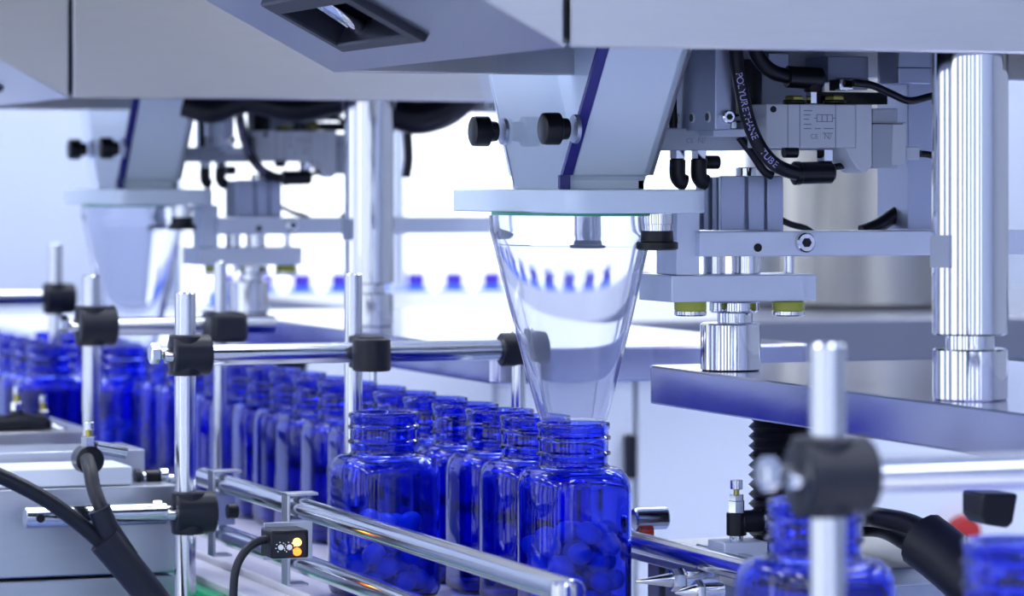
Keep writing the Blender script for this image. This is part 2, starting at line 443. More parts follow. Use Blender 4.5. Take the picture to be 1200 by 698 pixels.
def tablets(x, y, n, seed, label, group, rz=0):
    rd = random.Random(seed + 77)
    for (a, b, c) in pile(n, seed):
        o = bpy.data.objects.new('tablet', tb); COL.objects.link(o)
        o.location = (x + a, y + b, BELT + c)
        o.rotation_euler = (rd.uniform(-.5, .5), rd.uniform(-.6, .6), rd.uniform(0, 6.28))
        o['label'] = label; o['category'] = 'tablet'; o['group'] = group
tablets(0, 0, 40, 3, 'glossy bright blue tablet in the bottle under the front funnel', 'tablets in the bottle under the front funnel')
tablets(XFL, FRONT_Y, 36, 8, 'blue tablet in the bottle travelling alone in the front lane', 'tablets in the lone front lane bottle')
tablets(FM.x, PITCH * 16 + .004, 34, 5, 'blurred blue tablet in the bottle under the far funnel', 'tablets in the bottle under the far funnel')
tablets(XFL, pR.y, 36, 9, 'blue tablet in the bottle behind the foreground clamp', 'tablets in the bottle behind the foreground clamp')

# ------------------------------------------------------------------ the counting machine (built once near, copied for the far one)
NEAR = []      # (root, far label)
def mthing(name, label, far, cat, loc):
    t = thing(name, label, cat, loc, None); NEAR.append((t, far)); return t

def fbox(mb, px0, py0, px1, py1, Y, dep):
    """box whose camera-facing side (plane y=Y) covers the given pixels; runs back by dep"""
    pm = (px0 + px1) / 2
    x0 = atY(px0, 300, Y).x; x1 = atY(px1, 300, Y).x; z1 = atY(pm, py0, Y).z; z0 = atY(pm, py1, Y).z
    return mb.box(x0, x1, Y, Y + dep, z0, z1)
def vcyl(mb, px0, px1, py0, py1, Y, seg=32):
    pm = (px0 + px1) / 2; c = atY(pm, 300, Y); d = (c - CAM).dot(FWD); r = abs(px1 - px0) / 2 * d / F
    z1 = atY(pm, py0, Y).z; z0 = atY(pm, py1, Y).z
    return mb.cyl((c.x, c.y, z0), (c.x, c.y, z1), r, seg)
def hcyl(mb, px0, px1, py, rpx, Y, seg=24):
    a = atY(px0, py, Y); b = atY(px1, py, Y); d = (a - CAM).dot(FWD)
    return mb.cyl((a.x, Y, a.z), (b.x, Y, a.z), rpx * d / F, seg)
def pix(px, py, Y): return atY(px, py, Y)

# --- overhead housing: hollow stainless shell, open below
HY0, HY1 = -.31, .055
s0 = pix(665, 55, HY0); HX, HZ0 = s0.x, s0.z
s1 = pix(570, 0, HY0); SL = (s1.z - HZ0) / (HX - s1.x)
HXL, HXR, HZT = HX - .24, .33, HZ0 + .42
t = mthing('machine_housing', 'brushed steel overhead housing of the sharp front filling machine', 'brushed steel overhead housing of the blurred far filling machine', 'housing', ((HX + HXR) / 2, (HY0 + HY1) / 2, HZ0))
zsl = HZ0 + SL * (HX - HXL); tk = .004
part('end_panel', MB().prism([(HX - .0016, HZ0), (HX - .0016, HZT), (HXL, HZT), (HXL, zsl)], 'y', HY0, HY0 + tk), 'steel', t, .0012)
part('end_panel', MB().box(HX + .0016, HXR, HY0, HY0 + tk, HZ0, HZT), 'steel', t, .0012)
part('seam', MB().box(HX - .004, HX + .004, HY0 + tk, HY0 + tk + .003, HZ0 + .002, HZT), 'black_plastic', t)
nn = Vector((-SL, 0, -1)).normalized()     # outward normal of the sloping face (x,z)
ins = lambda p: (p[0] - nn.x * tk, p[1] - nn.z * tk)
# the sloping face has an opening for the sensor window
def on_slope(px, py):
    r = ray(px, py); P0 = Vector((HX, 0, HZ0)); n3 = Vector((nn.x, 0, nn.z))
    return CAM + r * ((P0 - CAM).dot(n3) / r.dot(n3))
W1 = on_slope(312, -3); W2 = on_slope(400, 51); W3 = on_slope(478, 37); W4 = on_slope(424, -9)
wy0, wy1 = (W3.y + W4.y) / 2, (W1.y + W2.y) / 2
wxl, wxr = (W1.x + W4.x) / 2, (W2.x + W3.x) / 2
def sl_z(x): return HZ0 + SL * (HX - x)
def slope_slab(xa, xb, ya, yb):
    a, b = (xa, sl_z(xa)), (xb, sl_z(xb)); return MB().prism([a, b, ins(b), ins(a)], 'y', ya, yb)
sp = slope_slab(HXL, wxl, HY0 + tk, HY1)
for q in ((wxr, HX, HY0 + tk, HY1), (wxl, wxr, HY0 + tk, wy0), (wxl, wxr, wy1, HY1)):
    s_ = slope_slab(*q); sp.add(s_.v, s_.f)
part('sloping_panel', sp, 'steel_dull', t)
part('rear_panel', MB().prism([(HX, HZ0), (HXR, HZ0), (HXR, HZT), (HXL, HZT), (HXL, zsl)], 'y', HY1, HY1 + tk), 'steel', t, .001)
part('side_panel', MB().box(HXR, HXR + tk, HY0, HY1 + tk, HZ0, HZT), 'steel', t)
part('side_panel', MB().box(HXL - tk, HXL, HY0, HY1 + tk, zsl, HZT), 'steel', t)
part('top_panel', MB().box(HXL - tk, HXR + tk, HY0, HY1 + tk, HZT, HZT + tk), 'steel', t)
part('inner_tray', MB().box(HX + .02, HXR - .01, HY0 + .02, HY1 - .02, HZ0 + .11, HZ0 + .115), 'dark_grey', t)
# window: raised bezel round the opening, cup behind it
def slab_out(xa, xb, ya, yb, h0, h1):
    f = lambda x, h: (x + nn.x * h, sl_z(x) + nn.z * h)
    return MB().prism([f(xa, h0), f(xb, h0), f(xb, h1), f(xa, h1)], 'y', ya, yb)
wn = bpy.data.objects.new('sensor_window', None); COL.objects.link(wn); wn.parent = t
bw = .011
bz = MB()
for q in ((wxl - .004, wxl + .006, wy0 - .004, wy1 + .004), (wxr - .003, wxr + .004, wy0 - .004, wy1 + .004), (wxl, wxr, wy0 - .004, wy0 + .010), (wxl, wxr, wy1 - .006, wy1 + .004)):
    s_ = slab_out(*q, -.010, .004); bz.add(s_.v, s_.f)
part('bezel', bz, 'dark_grey', wn, .0012)
cu = slab_out(wxl - .002, wxr + .002, wy0 - .002, wy1 + .002, -.040, -.036)
for q in ((wxl - .004, wxl, wy0, wy1), (wxr, wxr + .004, wy0, wy1), (wxl, wxr, wy0 - .004, wy0), (wxl, wxr, wy1, wy1 + .004)):
    s_ = slab_out(*q, -.040, -.0005); cu.add(s_.v, s_.f)
part('cup', cu, 'black_gloss', wn)
n3 = Vector((nn.x, 0, nn.z)); e3 = Vector((-nn.z, 0, nn.x))
if e3.x < 0: e3 = -e3
cm3 = Vector(((wxl + wxr) / 2, wy0 * .45 + wy1 * .55 + .016, sl_z((wxl + wxr) / 2)))
hl = (wxr - wxl) / 2 / abs(e3.x)
for dy, r_ in ((0, .0042), (.011, .0030)):
    part('reflector', MB().tube([cm3 + e3 * hl * f - n3 * dd + Vector((0, dy + oy, 0)) for f, dd, oy in ((-.9, .008, .008), (-.4, .006, -.003), (.3, .005, -.003), (.9, .006, .006))], r_), 'chrome', wn)
part('lens', MB().lathe([(.013, 0), (.013, .005), (.010, .010), (.004, .013)], cm3 + Vector((0, (wy1 - wy0) * .26, 0)) - n3 * .036, n3), 'black_gloss', wn)
part('sheen_strip', slab_out(wxr - .012, wxr - .002, wy0 + .01, wy0 + (wy1 - wy0) * .45, -.012, -.009), 'chrome', wn)  # chrome strip added to imitate the bright sheen inside the recess

# --- chute
zt = HZ0 + .06; zb = pix(706, 205, -.05).z; zp = pix(680, 222, -.05).z
CXL, CXI, CXR = -.0255, -.0195, .0255
def yn(z): return -.050 - .048 * (z - zb) / (HZ0 + .002 - zb)
def yf(z): return .052 + .036 * (z - zb) / (HZ0 + .002 - zb)
t = mthing('tablet_chute', 'white tapered tablet chute with clear cover above the sharp front funnel', 'white tapered tablet chute above the blurred far funnel', 'chute', (0, 0, zp))
w_ = .004
b = MB()
b.prism([(yn(zt), zt), (yn(zb), zb), (-.042, zb - .001), (-.042, zp), (-.038, zp), (-.046, zb + .002), (yn(zt) + w_, zt)], 'x', CXI, CXR)
b.prism([(yf(zt), zt), (yf(zb), zb), (.046, zb - .001), (.046, zp), (.042, zp), (.048, zb + .002), (yf(zt) - w_, zt)], 'x', CXI, CXR)
b.prism([(yn(zt), zt), (yn(zb), zb), (-.042, zb), (-.042, zp), (.046, zp), (.046, zb), (yf(zb), zb), (yf(zt), zt)], 'x', CXR - w_, CXR)
part('body', b, 'white_plastic', t, .0006)
part('edge_trim', MB().prism([(yn(zt) - .001, zt), (yn(zb) - .001, zb), (yn(zb) + .001, zb), (yn(zt) + .001, zt)], 'x', CXR, CXR + .0016), 'steel', t)
cov = part('cover', MB().prism([(yn(zt) + .003, zt), (yn(zb) + .003, zb), (-.0435, zb), (-.0435, zp + .001), (.046, zp + .001), (.046, zb), (yf(zb), zb), (yf(zt), zt)], 'x', CXL, CXI - .0004), 'acrylic', t, label='clear acrylic cover plate')
part('cover_edge', MB().prism([(yn(zt) - .0008, zt), (yn(zb) - .0008, zb), (-.047, zb), (-.047, zp), (-.0436, zp), (-.0436, zb), (yn(zb) + .0029, zb), (yn(zt) + .0029, zt)], 'x', CXL - .0002, CXI - .0003), 'violet_edge', cov, label='dark violet blue cut edge of the cover')
for px, py in ((592, 154), (676, 151)):
    c = atX(px, py, CXL)
    k = part('knob', MB().lathe([(.0070, -.0085), (.0083, -.0078), (.0086, -.006), (.0086, .001), (.0076, .0015), (.0060, .002), (.0056, .006), (.0050, .0065)], c + Vector((-.0115, 0, 0)), (1, 0, 0), 28), 'black_plastic', t)
    part('knob_reflection', MB().lathe([(.0075, -.0022), (.0078, -.001), (.0078, 0)], c, (1, 0, 0), 28), 'alu', k)  # grey disc imitating the knob's shadow and reflection in the acrylic

# --- funnel hanging in its plate
pz1 = pix(680, 222, -.09).z; pz0 = pix(680, 250, -.09).z
t = mthing('funnel', 'clear plastic funnel in a white plate, in focus above the front bottle', 'blurred clear plastic funnel in a white plate at the left', 'funnel', (0, 0, BELT + .109))
part('mounting_plate', MB().prism(rounded(-.037, .044, -.092, .108, .012, 6), 'z', pz0, pz1), 'plate_plastic', t, .0008)
part('gasket', MB().prism([(.0405 * math.cos(a / 24 * math.pi), .076 * math.sin(a / 24 * math.pi)) for a in range(48)], 'z', pz0 - .0016, pz0), 'green_seal', t)
def fring(u, z, off, n=64):
    """u=0 bottom .. 1 top"""
    e = u ** .92
    a = .0188 + (.0392 - .0188) * e - off; b_ = .0188 + (.0735 - .0188) * e - off; cy = .006 * e
    return [Vector((a * math.cos(2 * math.pi * i / n), cy + b_ * math.sin(2 * math.pi * i / n), z)) for i in range(n)]
fz0 = BELT + .1085; fz1 = pz0 - .012; fz2 = pz0 - .0017
NR = 14
rings = [fring(k / NR, fz0 + (fz1 - fz0) * k / NR, 0) for k in range(NR + 1)] + [fring(1, fz1 + .002, -.0006), fring(1, fz2, -.0006)]
rings += [fring(1, fz2, .0016), fring(1, fz1 + .002, .0016)] + [fring(k / NR, fz0 + (fz1 - fz0) * k / NR, .0016) for k in range(NR, -1, -1)]
rings.append(rings[0])
part('cone', MB().loft(rings, False), 'funnel_clear', t)
for px, py0, py1, Y in ((770, 250, 293, -.066), (690, 252, 290, .098)):
    c = pix(px, 250, Y); zb_ = pix(px, py1, Y).z
    k = part('thumb_screw', MB().lathe([(.0080, zb_ - pz0 + .0105), (.0080, -.0062), (.0086, -.0060), (.0086, -.0005)], (c.x, Y, pz0), (0, 0, 1)), 'chrome', t)
    part('knob', MB().lathe([(.0100, 0), (.0114, .0008), (.0114, .0042), (.0090, .0048), (.0086, .0105)], (c.x, Y, zb_), (0, 0, 1)), 'black_plastic', k)

# --- base plate with bellows column
PZ = CZ - .1035
t = mthing('base_plate', 'thick polished steel base plate under the sharp front machine', 'blurred steel base plate under the far machine', 'plate', (.19, -.3, CZ - .2035))
part('plate', MB().prism(rounded(.075, .30, -.66, .075, .006, 4), 'z', PZ - .0225, PZ), 'steel_plate', t, .0012)
bcx, bcy = .125, -.008; bh = (PZ - .0225) - (CZ - .2035)
pr = []
for k in range(14):
    z = k * bh / 14.2
    pr += [(.0175, z), (.0205, z + bh / 28.4)]
part('bellows', MB().lathe(pr + [(.018, bh)], (bcx, bcy, CZ - .2035), (0, 0, 1), 28), 'black_rubber', t)

# --- chrome column
pc = atX(1137, 440, .1); 
pd = (pc - CAM).dot(FWD); pr_ = 44.5 * pd / F
t = mthing('chrome_column', 'mirror chrome column standing on the base plate at the right', 'blurred chrome column of the far machine', 'column', (pc.x, pc.y, PZ))
zg0 = atD(1137, 408, pd).z; zg1 = atD(1137, 392, pd).z
part('foot', MB().lathe([(pr_ * .985 - .001, 0), (pr_ * .985, .0008), (pr_ * .985, zg0 - PZ - .0008), (pr_ * .985 - .001, zg0 - PZ)], (pc.x, pc.y, PZ), seg=64), 'chrome', t)
part('neck', MB().lathe([(pr_ * .64, 0), (pr_ * .64, zg1 - zg0 + .001)], (pc.x, pc.y, zg0), seg=48), 'chrome', t)
part('shaft', MB().lathe([(pr_ - .001, 0), (pr_, .0008), (pr_, HZ0 + .05 - zg1)], (pc.x, pc.y, zg1), seg=64), 'chrome', t)
# milled flat on the left of the shaft
zf1 = atD(1100, 275, pd).z; zf0 = atD(1100, 313, pd).z
ang = math.atan2(-CT * .0 - .94, -.34)
fd = (-RT * .86 - FWD * .5).normalized(); fc = Vector((pc.x, pc.y, (zf0 + zf1) / 2)) + fd * (pr_ + .0002); sd = Vector((-fd.y, fd.x, 0))
hw = .0075; hh = (zf1 - zf0) / 2
part('milled_flat', MB().add([fc + sd * a * hw + UP * b_ * hh - fd * c for c in (0, .004) for a, b_ in ((-1, -1), (1, -1), (1, 1), (-1, 1))], [(0, 1, 2, 3), (7, 6, 5, 4), (0, 4, 5, 1), (1, 5, 6, 2), (2, 6, 7, 3), (3, 7, 4, 0)]), 'alu_dark', t)

# --- lift actuator
t = mthing('lift_actuator', 'aluminium lift cylinder with guide plates to the right of the front funnel', 'blurred aluminium lift cylinder with guide plates of the far machine', 'actuator', (.098, .005, PZ))
A_Y = .005
ab = part('cylinder_block', fbox(MB(), 846, 207, 916, 270, -.014, .036), 'alu', t, .0006)
for a, b_ in ((845, 873), (877, 896), (899, 918)): part('rib', fbox(MB(), a, 206, b_, 270, -.018, .004), 'alu', ab, .0005)
for yy in (-.012, .000, .012): 
    x_ = atY(846, 300, -.014).x
    zz0, zz1 = pix(880, 270, -.014).z, pix(880, 208, -.014).z
    part('rib', MB().box(x_ - .0025, x_, yy, yy + .006, zz0, zz1), 'alu_dark', ab, .0004)
arm = part('arm', fbox(MB(), 820, 270, 1300, 299, -.040, .022), 'alu_light', t, .0006)
bc_ = pix(942, 284, -.040)
bo = part('bolt', MB().lathe([(.0048, -.004), (.0056, -.0034), (.0056, 0)], bc_, (0, 1, 0), 24), 'chrome', arm)
part('hex_socket', MB().lathe([(.0028, -.0045), (.0028, -.0039)], bc_, (0, 1, 0), 6), 'black_plastic', bo)
h_ = pix(888, 290, -.040)
part('bolt_hole', MB().lathe([(.0024, -.0004), (.0024, .001)], h_, (0, 1, 0), 20), 'black_plastic', arm)
part('lower_plate', fbox(MB(), 787, 322, 957, 353, -.034, .048), 'alu_light', t, .0006)
part('bracket', fbox(MB(), 793, 249, 820, 322, -.034, .030), 'alu_light', t, .0005)
for a, b_ in ((824, 850), (857, 891), (919, 931)): part('guide_rod', vcyl(MB(), a, b_, 298, 323, -.012), 'chrome', t)
part('sleeve', vcyl(MB(), 831, 890, 352, 366, A_Y), 'chrome', t)
part('neck', vcyl(MB(), 840, 882, 365, 379, A_Y), 'chrome', t)
zc = atY(856, 378, A_Y).z; cc = atY(856, 300, A_Y)
part('foot', MB().lathe([(.0160, 0), (.0172, .0008), (.0172, zc - PZ - .001), (.0160, zc - PZ)], (cc.x, A_Y, PZ), seg=48), 'chrome', t)
for a, b_ in ((790, 828), (905, 943)):
    q = part('bumper', vcyl(MB(), a, b_, 352, 364, -.014), 'bumper', t, label='yellow green rubber bumper')
    part('bumper_cap', vcyl(MB(), a, b_, 363, 370, -.014), 'chrome', q)
part('rod_end', vcyl(MB(), 862, 886, 196, 207, 0), 'chrome', t)

# --- machined side block with holes and bolt
t = mthing('machined_block', 'machined grey block with three holes right of the white chute', 'blurred machined block beside the far chute', 'block', pix(838, 152, -.07))
x0, x1 = pix(838, 100, -.07).x, pix(857, 100, -.07).x
zt_, zb_ = HZ0 + .03, pix(845, 152, -.07).z
ylen = .085
part('block', MB().box(x0, x1, -.07, -.07 + ylen, zb_, zt_), 'alu', t, .0006)
for f in (.10, .36, .62):
    zz = pix(845, 138, -.07).z + .0006
    part('hole', MB().lathe([(.0030, -.0006), (.0030, .001)], (x0, -.07 + ylen * f, zz), (1, 0, 0), 20), 'dial_print', t)
    part('hole', MB().lathe([(.0022, -.0009), (.0022, .001)], (x0, -.07 + ylen * f + .001, zz), (1, 0, 0), 20), 'black_plastic', t)
bc_ = pix(852, 137, -.07)
bo = part('bolt', MB().lathe([(.0030, -.0035), (.0036, -.003), (.0036, 0)], bc_, (0, 1, 0), 24), 'chrome', t)
part('hex_socket', MB().lathe([(.0018, -.004), (.0018, -.0034)], bc_, (0, 1, 0), 6), 'black_plastic', bo)
part('ledge', fbox(MB(), 836, 151, 884, 160, -.05, .04), 'alu_light', t, .0004)

# --- small valve under the block with two elbow fittings
t = mthing('pilot_valve', 'small dark grey pilot valve with two black elbows below the machined block', 'blurred pilot valve below the far machined block', 'valve', pix(810, 175, -.03))
vb = part('body', fbox(MB(), 767, 150, 870, 176, -.03, .03), 'valve_dark', t, .0006)
def print_on(parent, txt, px, py, Y, hpx, mat='print'):
    c = pix(px, py, Y); d = (c - CAM).dot(FWD); vs, fs = text_mesh(txt, hpx * 1.35 * d / F)
    mb = MB().add([Vector((c.x + v.x, Y - .0003, c.z + v.y)) for v in vs], fs)
    return part('printed_mark', mb, mat, parent, smooth=False)
print_on(vb, 'CE', 808, 165, -.03, 6)
print_on(vb, 'N/', 822, 165, -.03, 7)
for a in (794, 819):
    part('nut', MB().hexnut(pix(a, 187, -.02), pix(a, 175, -.02), .0046), 'chrome', t)
    e = part('elbow', MB().tube([pix(a, 187, -.02), pix(a, 205, -.02), pix(a + 4, 212, -.02), pix(a + 9, 214, -.02)], .0046, 14), 'black_plastic', t)
part('fitting', hcyl(MB(), 826, 842, 190, 8, -.015), 'black_plastic', t)

# --- solenoid valve
V = -.062
t = mthing('solenoid_valve', 'light grey solenoid valve with printed diagram beside the chrome column', 'blurred light grey solenoid valve of the far machine', 'valve', pix(975, 195, V))
vb = part('body', fbox(MB(), 898, 122, 1003, 173, V, .026), 'valve_grey', t, .0006)
x_a, x_b = 1003, 1022
Pv = lambda a, b_: (pix(a, 150, V).x, pix(a, b_, V).z)
part('end_block', MB().prism([Pv(1003, 122), Pv(1022, 122), Pv(1022, 195), Pv(1014, 203), Pv(1005, 198), Pv(997, 186), Pv(990, 173), Pv(1003, 173)], 'y', V, V + .026), 'valve_grey', t, .0006)
co = part('coil', fbox(MB(), 1022, 127, 1052, 197, V + .002, .022), 'valve_dark', t, .0006)
part('coil_cap', fbox(MB(), 1046, 143, 1062, 193, V + .001, .024), 'valve_grey', t, .0006)
part('seam', fbox(MB(), 1022, 144.5, 1058, 145.5, V + .0006, .003), 'dark_grey', co)
part('connector', fbox(MB(), 1062, 172, 1078, 187, V + .004, .012), 'valve_grey', t, .0006)
for a in (923, 937, 979): part('groove', fbox(MB(), a, 122, a + .8, 173, V - .0002, .001), 'print', vb)
part('screw', MB().lathe([(.0018, -.0006), (.0018, .001)], pix(906, 128, V), (0, 1, 0), 16), 'black_plastic', vb)
for (a, b_, w_2) in ((942, 129, 10), (942, 134, 8), (942, 139, 6), (942, 145, 9)): part('printed_mark', fbox(MB(), a, b_, a + w_2, b_ + 1.2, V - .0002, .0006), 'print', vb)
for (a, b_, c_, d_) in ((957, 134, 976, 134.9), (957, 142, 976, 142.9), (957, 134, 957.9, 142.9), (963, 134, 963.9, 142.9), (969, 134, 969.9, 142.9), (975.2, 134, 976, 142.9), (954, 138, 957, 138.8), (976, 138, 980, 138.8), (942, 150, 951, 151.2), (955, 150, 962, 151.2), (965, 150, 977, 151.2)):
    part('printed_mark', fbox(MB(), a, b_, c_, d_, V - .0002, .0006), 'print', vb)
print_on(vb, 'CE', 954, 160, V, 6); print_on(vb, 'N/', 970, 160, V, 7)
part('printed_mark', fbox(MB(), 964, 155.5, 976, 156.4, V - .0002, .0006), 'print', vb)
for a in (931, 978):
    n_ = part('plug', MB().hexnut(pix(a, 122, V + .012), pix(a, 112, V + .012), .0058), 'brass', t)
    part('plug_collar', vcyl(MB(), a - 14, a + 14, 117, 122, V + .012), 'black_plastic', n_)
n_ = part('upper_fitting', MB().hexnut(pix(951, 122, V + .012), pix(951, 106, V + .012), .0034), 'chrome', t)
part('elbow', MB().cyl(pix(922, 90, V + .012), pix(962, 92, V + .012), .0062, 20), 'black_plastic', n_)
part('elbow_stem', MB().cyl(pix(953, 108, V + .012), pix(953, 92, V + .012), .0052, 20), 'black_plastic', n_)
n_ = part('lower_fitting', MB().hexnut(pix(967, 190, V + .012), pix(967, 174, V + .012), .0050), 'chrome', t)
part('elbow', MB().lathe([(.0048, 0), (.0062, .0015), (.0062, .020), (.0066, .0205), (.0066, .0235), (.0050, .0245)], pix(976, 202, V + .012), pix(928, 203, V + .012) - pix(976, 202, V + .012), 20), 'black_plastic', n_)
e_ = part('cable_gland', hcyl(MB(), 980, 1016, 98, 7, V + .016), 'valve_dark', t)
part('top_connector', fbox(MB(), 984, 92, 1000, 106, V + .004, .014), 'chrome', t, .0006)
part('top_strip', fbox(MB(), 962, 108, 1040, 122, V + .018, .010), 'black_plastic', t)
part('tail_fitting', hcyl(MB(), 918, 934, 178, 7, V + .012), 'black_plastic', t)

# --- mounting frame of the pneumatics
t = mthing('mounting_bracket', 'grey bracket plates hanging under the front housing beside the chrome column', 'blurred grey bracket plates hanging under the far housing', 'bracket', pix(1078, 268, -.02))
part('upright', fbox(MB(), 1064, 40, 1093, 269, -.018, .040), 'alu', t, .0006)
part('back_plate', fbox(MB(), 855, 20, 967, 176, .012, .006), 'valve_dark', t, .0006)
part('cross_bar', fbox(MB(), 970, 66, 1018, 97, -.02, .03), 'alu_dark', t, .0006)
part('clamp_bar', fbox(MB(), 1053, 60, 1091, 98, -.045, .025), 'alu', t, .0006)
part('clamp_bar', fbox(MB(), 1053, 79, 1091, 80, -.0455, .002), 'black_plastic', t)
part('bearing', vcyl(MB(), 862, 893, 70, 150, .004), 'dark_grey', t)
part('spacer', fbox(MB(), 900, 62, 925, 80, .0, .012), 'alu', t, .0006)
part('screw', hcyl(MB(), 856, 880, 138, 5, -.03), 'chrome', t)
part('screw', hcyl(MB(), 860, 876, 148, 8, -.03), 'rod', t)

# --- hoses of the near machine
def hose(name, label, far, pts, rpx, Y, mat='black_rubber', near=True, sub=8):
    q = [pix(a, b_, y_ if y_ is not None else Y) for a, b_, y_ in [(p + (None,))[:3] for p in pts]]
    d = (q[0] - CAM).dot(FWD); mb = MB().tube(q, rpx * d / F, 14, sub)
    o = solo(name, mb, mat, label, 'hose' if 'hose' in name else 'cable')
    if far: NEAR.append((o, far))
    return o, q, rpx * d / F
HV = -.075
ho, hq, hr = hose('air_hose', 'thick black air hose with printed lettering curving below the front housing', 'thick black air hose curving below the far housing',
     [(861, 40), (864, 75), (869, 105), (876, 138), (888, 168), (903, 188), (918, 198), (934, 203)], 8.5, HV)
# lettering along the hose
cur = catmull(hq, 10); acc = [0.0]
for i in range(1, len(cur)): acc.append(acc[-1] + (cur[i] - cur[i - 1]).length)
txt = 'POLYURETHANE  TUBE'; start = .022; step = (acc[-1] - start - .012) / len(txt)
tl = MB()
for i, chh in enumerate(txt):
    if chh == ' ': continue
    s_ = start + step * i; j = max(k for k in range(len(acc)) if acc[k] <= s_); j = min(j, len(cur) - 2)
    p = cur[j].lerp(cur[j + 1], (s_ - acc[j]) / max(1e-6, acc[j + 1] - acc[j])); tg = (cur[j + 1] - cur[j]).normalized()
    view = (CAM - p).normalized(); nr = (view - tg * view.dot(tg)).normalized(); upv = nr.cross(tg)
    vs, fs = text_mesh(chh, .0052)
    # wrap each letter round the hose
    nv = []
    for v in vs:
        a = v.y / hr; nv.append(p + tg * v.x + (nr * math.cos(a) + upv * math.sin(a)) * (hr + .00015))
    tl.add(nv, fs)
lt = part('lettering', tl, 'hose_print', ho, smooth=False)
hose('air_hose', 'short black air hose entering the upper elbow of the front valve', 'short black air hose at the top of the far valve', [(880, 45), (889, 68), (905, 84), (926, 90)], 9, -.05)
hose('air_hose', 'thin black hose looped behind the lettered air hose', 'thin black hose looped under the far housing', [(866, 160), (880, 178), (895, 200), (905, 206)], 5, -.03)
hose('signal_cable', 'black cable running from the front valve to the chrome column', 'black cable leaving the far valve', [(1000, 97), (1022, 100), (1045, 110), (1066, 118), (1094, 112)], 4.5, -.064)
hose('signal_cable', 'black wire below the front valve between elbow and grey coil', 'black wire below the far valve', [(974, 196), (988, 194), (1004, 190)], 4, -.045)
hose('air_hose', 'black hose stub behind the lift cylinder of the front machine', 'black hose stub behind the far lift cylinder', [(905, 252), (925, 262), (945, 268), (960, 280)], 4, .02)
hose('drag_chain', 'black segmented cable above the aluminium arm near the chrome column', 'black segmented cable above the far arm', [(1010, 272), (1030, 264), (1048, 252), (1066, 240)], 9, 0.0)
hose('signal_cable', 'short black cable between the valve connector and chrome column', 'short black cable at the far valve connector', [(1078, 180), (1088, 181), (1100, 184)], 4, -.052)
hose('air_hose', 'black hose hanging under the housing behind the machined block', 'black hose hanging behind the far machined block', [(786, 70), (788, 110), (789, 150)], 5, -.02)

# --- copies for the far machine
for o, far in NEAR:
    c = copy_tree(o); c.location = Vector(o.location) + FM; c['label'] = far
    if c.name.startswith('chrome_column'): c.location.x += .012
# extra hoses seen only by the far column
def hoseD(name, label, pts, r, mat='black_rubber', seg=12):
    return solo(name, MB().tube([atD(a, b_, d) for a, b_, d in pts], r, seg, 8), mat, label, 'hose' if 'hose' in name else 'cable')
hoseD('air_hose', 'fat black corrugated hose right of the far chrome column', [(575, 95, 2.62), (545, 112, 2.62), (520, 130, 2.62), (490, 138, 2.62), (462, 132, 2.62)], .013)
hoseD('air_hose', 'thin black hose hanging beside the far chrome column', [(474, 120, 2.64), (477, 150, 2.64), (479, 185, 2.64), (476, 208, 2.64)], .0035)
hoseD('air_hose', 'black hose bundle crossing under the far housing', [(215, 122, 2.66), (250, 130, 2.66), (290, 118, 2.66), (345, 128, 2.66), (400, 118, 2.66)], .010)

# ------------------------------------------------------------------ guide rail stands
ZR = CZ - .1005; RR = .0064; XP = -.165; XC = -.038
def clamp(t, c, axis_px=1, big=1.0, bolts=True):
    """black cross clamp: a round boss along x and a block round the post"""
    k = part('clamp', MB().lathe([(.0112 * big, -.0085 * big), (.0122 * big, -.0075 * big), (.0122 * big, .014 * big), (.0112 * big, .015 * big)], c, (1, 0, 0), 36), 'dark_grey', t, label='black plastic cross clamp')
    part('post_collar', MB().lathe([(.0090 * big, -.0122 * big), (.0098 * big, -.0112 * big), (.0098 * big, .0112 * big), (.0090 * big, .0122 * big)], c, (0, 0, 1), 28), 'dark_grey', k)
    if bolts:
        b1 = c + Vector((-.0085 * big, .004, .001))
        part('bolt_stem', MB().cyl(b1, b1 + Vector((-.006, 0, 0)), .0032, 16), 'rod', k)
        part('clamp_bolt', MB().hexnut(b1 + Vector((-.006, 0, 0)), b1 + Vector((-.0125, 0, 0)), .0062), 'rod', k)
        b2 = c + Vector((-.0085 * big, -.005, -.001))
        part('clamp_bolt', MB().cyl(b2, b2 + Vector((-.0055, 0, 0)), .0034, 20), 'rod', k)
    return k
def stand(name, label, x, y, ztop, zbot, r=RR):
    t = thing(name, label, 'post', (x, y, zbot))
    part('post', MB().lathe([(r, 0), (r, ztop - zbot - .001), (r - .001, ztop - zbot)], (x, y, zbot), seg=28), 'rod', t); return t

Y1 = atX(217, 415, XP).y; Y2 = .600; Y3 = 1.160; YF = atX(970, 564, XP).y
zfoot = BELT - .05
def rod_x(label, xa, xb, y, z=ZR, r=RR):
    return solo('cross_rod', MB().cyl((xa, y, z), (xb, y, z), r, 28), 'rod', label, 'rod', group='steel rods across the conveyor')
# stand by the sensor
OFF = .0
t = stand('guide_post', 'tall steel post with two black clamps left of the sensor', XP, Y1, pix(217, 342, Y1).z, zfoot)
clamp(t, Vector((XP, Y1, ZR)))
zlow = pix(225, 600, Y1).z; clamp(t, Vector((XP + .002, Y1, zlow)), big=1.05)
rod_x('long steel cross rod between the sensor stand and the front funnel', XP + .013, atY(600, 410, Y1).x, Y1)
xl = pix(30, 600, Y1 - .002).x
rl = rod_x('short steel rod with a drilled end sticking out at lower left', xl, XP - .012, Y1, zlow)
part('drilled_hole', MB().lathe([(.0026, -.0005), (.0026, .001)], Vector((xl + .008, Y1 - RR, zlow)), (0, 1, 0), 16), 'black_plastic', rl)
